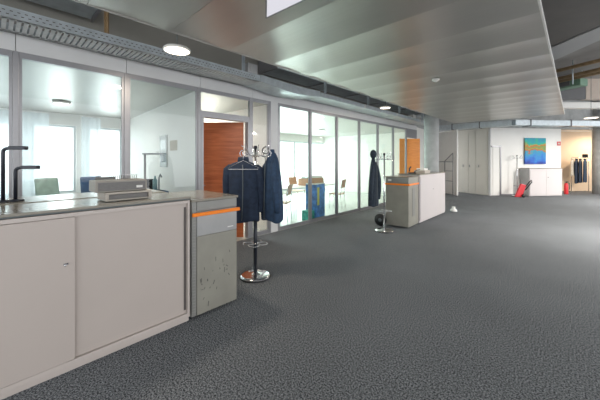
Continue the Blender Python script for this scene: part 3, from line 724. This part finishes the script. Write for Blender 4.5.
t=thing('poster','tall grey poster on the near office side wall','poster',(-6.38,2.548,1.40),-.08)
MB().box(-.23,.23,-.012,0,0,.68).build('sheet','greymid',t); MB().box(-.17,.17,-.014,-.0125,.10,.30).build('picture','screen',t);MB().box(-.17,.17,-.014,-.0125,.38,.58).build('picture','greylight',t)
tag(MB().box(-.17,.17,-.012,0,0,.20).build('note','cream',loc=(-5.75,2.498,1.74)),'small cream notice on the near office side wall','poster')
for i,(x,y,l) in enumerate(((-7.6,1.0,'round lamp in the near office ceiling, seen through the glass'),(-7.2,6.4,'round lamp in the far office ceiling, nearer of the two'),(-7.2,9.0,'round lamp in the far office ceiling, farther of the two'),(-7.2,3.4,'added unseen ceiling lamp to light the room behind the wood door'))):  # last lamp is added, to brighten the room behind the wood door
    t=thing('ceiling_lamp',l,'lamp',(x,y,2.70),0,'office ceiling lamps')
    MB().lathe([(.14,0),(.15,.004),(.15,.05)],n=28).build('housing','edge',t); MB().lathe([(.13,-.004),(.13,-.001)],n=28).build('diffuser','officelamp',t)
# far office: table, chairs, boxes
t=desk((-6.3,6.9,0),PI/2,2.8,.9,'long meeting table in the far office','paper')
def wood_chair(loc,rz,label):
    t=thing('meeting_chair',label,'chair',loc,rz,'wooden meeting chairs')
    MB().box(-.21,.21,-.21,.21,.44,.46).build('seat','chairwood',t,bevel=.005)
    MB().obox((0,.225,.78),(.2,0,0),(0,.008,0),(0,.035,.14)).build('backrest','chairwood',t,bevel=.006)
    for sx in (-1,1):
        MB().tube([(sx*.19,-.19,0),(sx*.19,-.17,.44)],.011,8).build('leg','chrome',t)
        MB().tube([(sx*.19,.23,0),(sx*.19,.18,.44),(sx*.19,.215,.66),(sx*.19,.245,.9)],.011,8).build('leg','chrome',t)
    return t
wood_chair((-5.45,5.15,0),-PI/2+.5,'wooden meeting chair close behind the blue jackets')
wood_chair((-5.55,7.75,0),-PI/2+.3,'wooden meeting chair right of the blue box')
wood_chair((-7.2,6.2,0),PI/2,'wooden meeting chair on the window side of the table, nearer')
wood_chair((-7.2,7.6,0),PI/2,'wooden meeting chair on the window side of the table, farther')
t=thing('display_box','tall blue printed box standing behind the far glass','box',(-5.02,6.02,0),.2)
MB().box(-.15,.15,-.27,.27,0,.90).build('body','blue',t,bevel=.004)
MB().box(.150,.152,-.18,-.06,.35,.82).build('print','yellow',t)
MB().box(-.15,.15,-.27,.27,.902,.93).build('lid','paper',t)
tag(MB().box(-.12,.12,-.11,.11,0,.26).build('carton','teal',bevel=.004,loc=(-4.87,5.55,0)),'small teal carton on the office floor beside the blue box','box')
tag(MB().box(-.13,.13,-.2,.2,0,.14).build('wooden_tray','chairwood',bevel=.004,loc=(-5.02,6.02,.932)),'wooden tray box on top of the blue printed box','box')
tag(MB().box(-.11,.11,-.16,.16,0,.05).build('folder','paper',bevel=.002,loc=(-5.02,6.02,1.074)),'white folder on the wooden tray box','folder')
tag(MB().box(-.2,.2,-.3,.3,0,.22).build('cardboard_box','chairwood',bevel=.004,loc=(-6.2,7.1,.732)),'brown cardboard box on the meeting table','box')
tag(MB().box(-.15,.15,-.2,.2,0,.05).build('folder','bottle',bevel=.002,loc=(-6.2,7.1,.954)),'pale blue folder on the brown cardboard box','folder')
# ------------------------------------------------------------------ light
w=bpy.data.worlds.new('World'); bpy.context.scene.world=w; w.use_nodes=True
bg=w.node_tree.nodes['Background']; bg.inputs[0].default_value=(.96,.98,1,1); bg.inputs[1].default_value=1.6
def area(name,loc,rot,sx,sy,e,col):
    l=bpy.data.lights.new(name,'AREA'); l.shape='RECTANGLE'; l.size=sx; l.size_y=sy; l.energy=e; l.color=col
    o=bpy.data.objects.new(name,l); C.objects.link(o); o.location=loc; o.rotation_euler=rot; return o
for x,y,e in ((-7.2,3.4,40),(-7.6,1.0,18),(-7.2,6.4,28),(-7.2,9.0,28)):  # first entry lights the added lamp behind the wood door
    o=area('lamp_light',(x,y,2.69),(0,0,0),.26,.26,e,(1,.95,.88)); o.data.shape='DISK'
# daylight entering by the office windows
area('office_daylight',(-9.75,7.5,1.4),(0,-PI/2,0),2.3,9,240,(.93,1,.98))
area('office_daylight',(-9.75,-.3,1.5),(0,-PI/2,0),1.7,6,70,(.97,.98,1))
cam=bpy.data.cameras.new('Camera'); co=bpy.data.objects.new('Camera',cam); C.objects.link(co)
cam.sensor_width=36; cam.lens=17.28; cam.shift_y=-40/600; co.location=(0,0,1.55); co.rotation_euler=(PI/2,0,R43); cam.clip_start=.05
bpy.context.scene.camera=co
s=bpy.context.scene; s.view_settings.view_transform='Standard'; s.view_settings.look='None'; s.view_settings.gamma=1; s.view_settings.exposure=.62
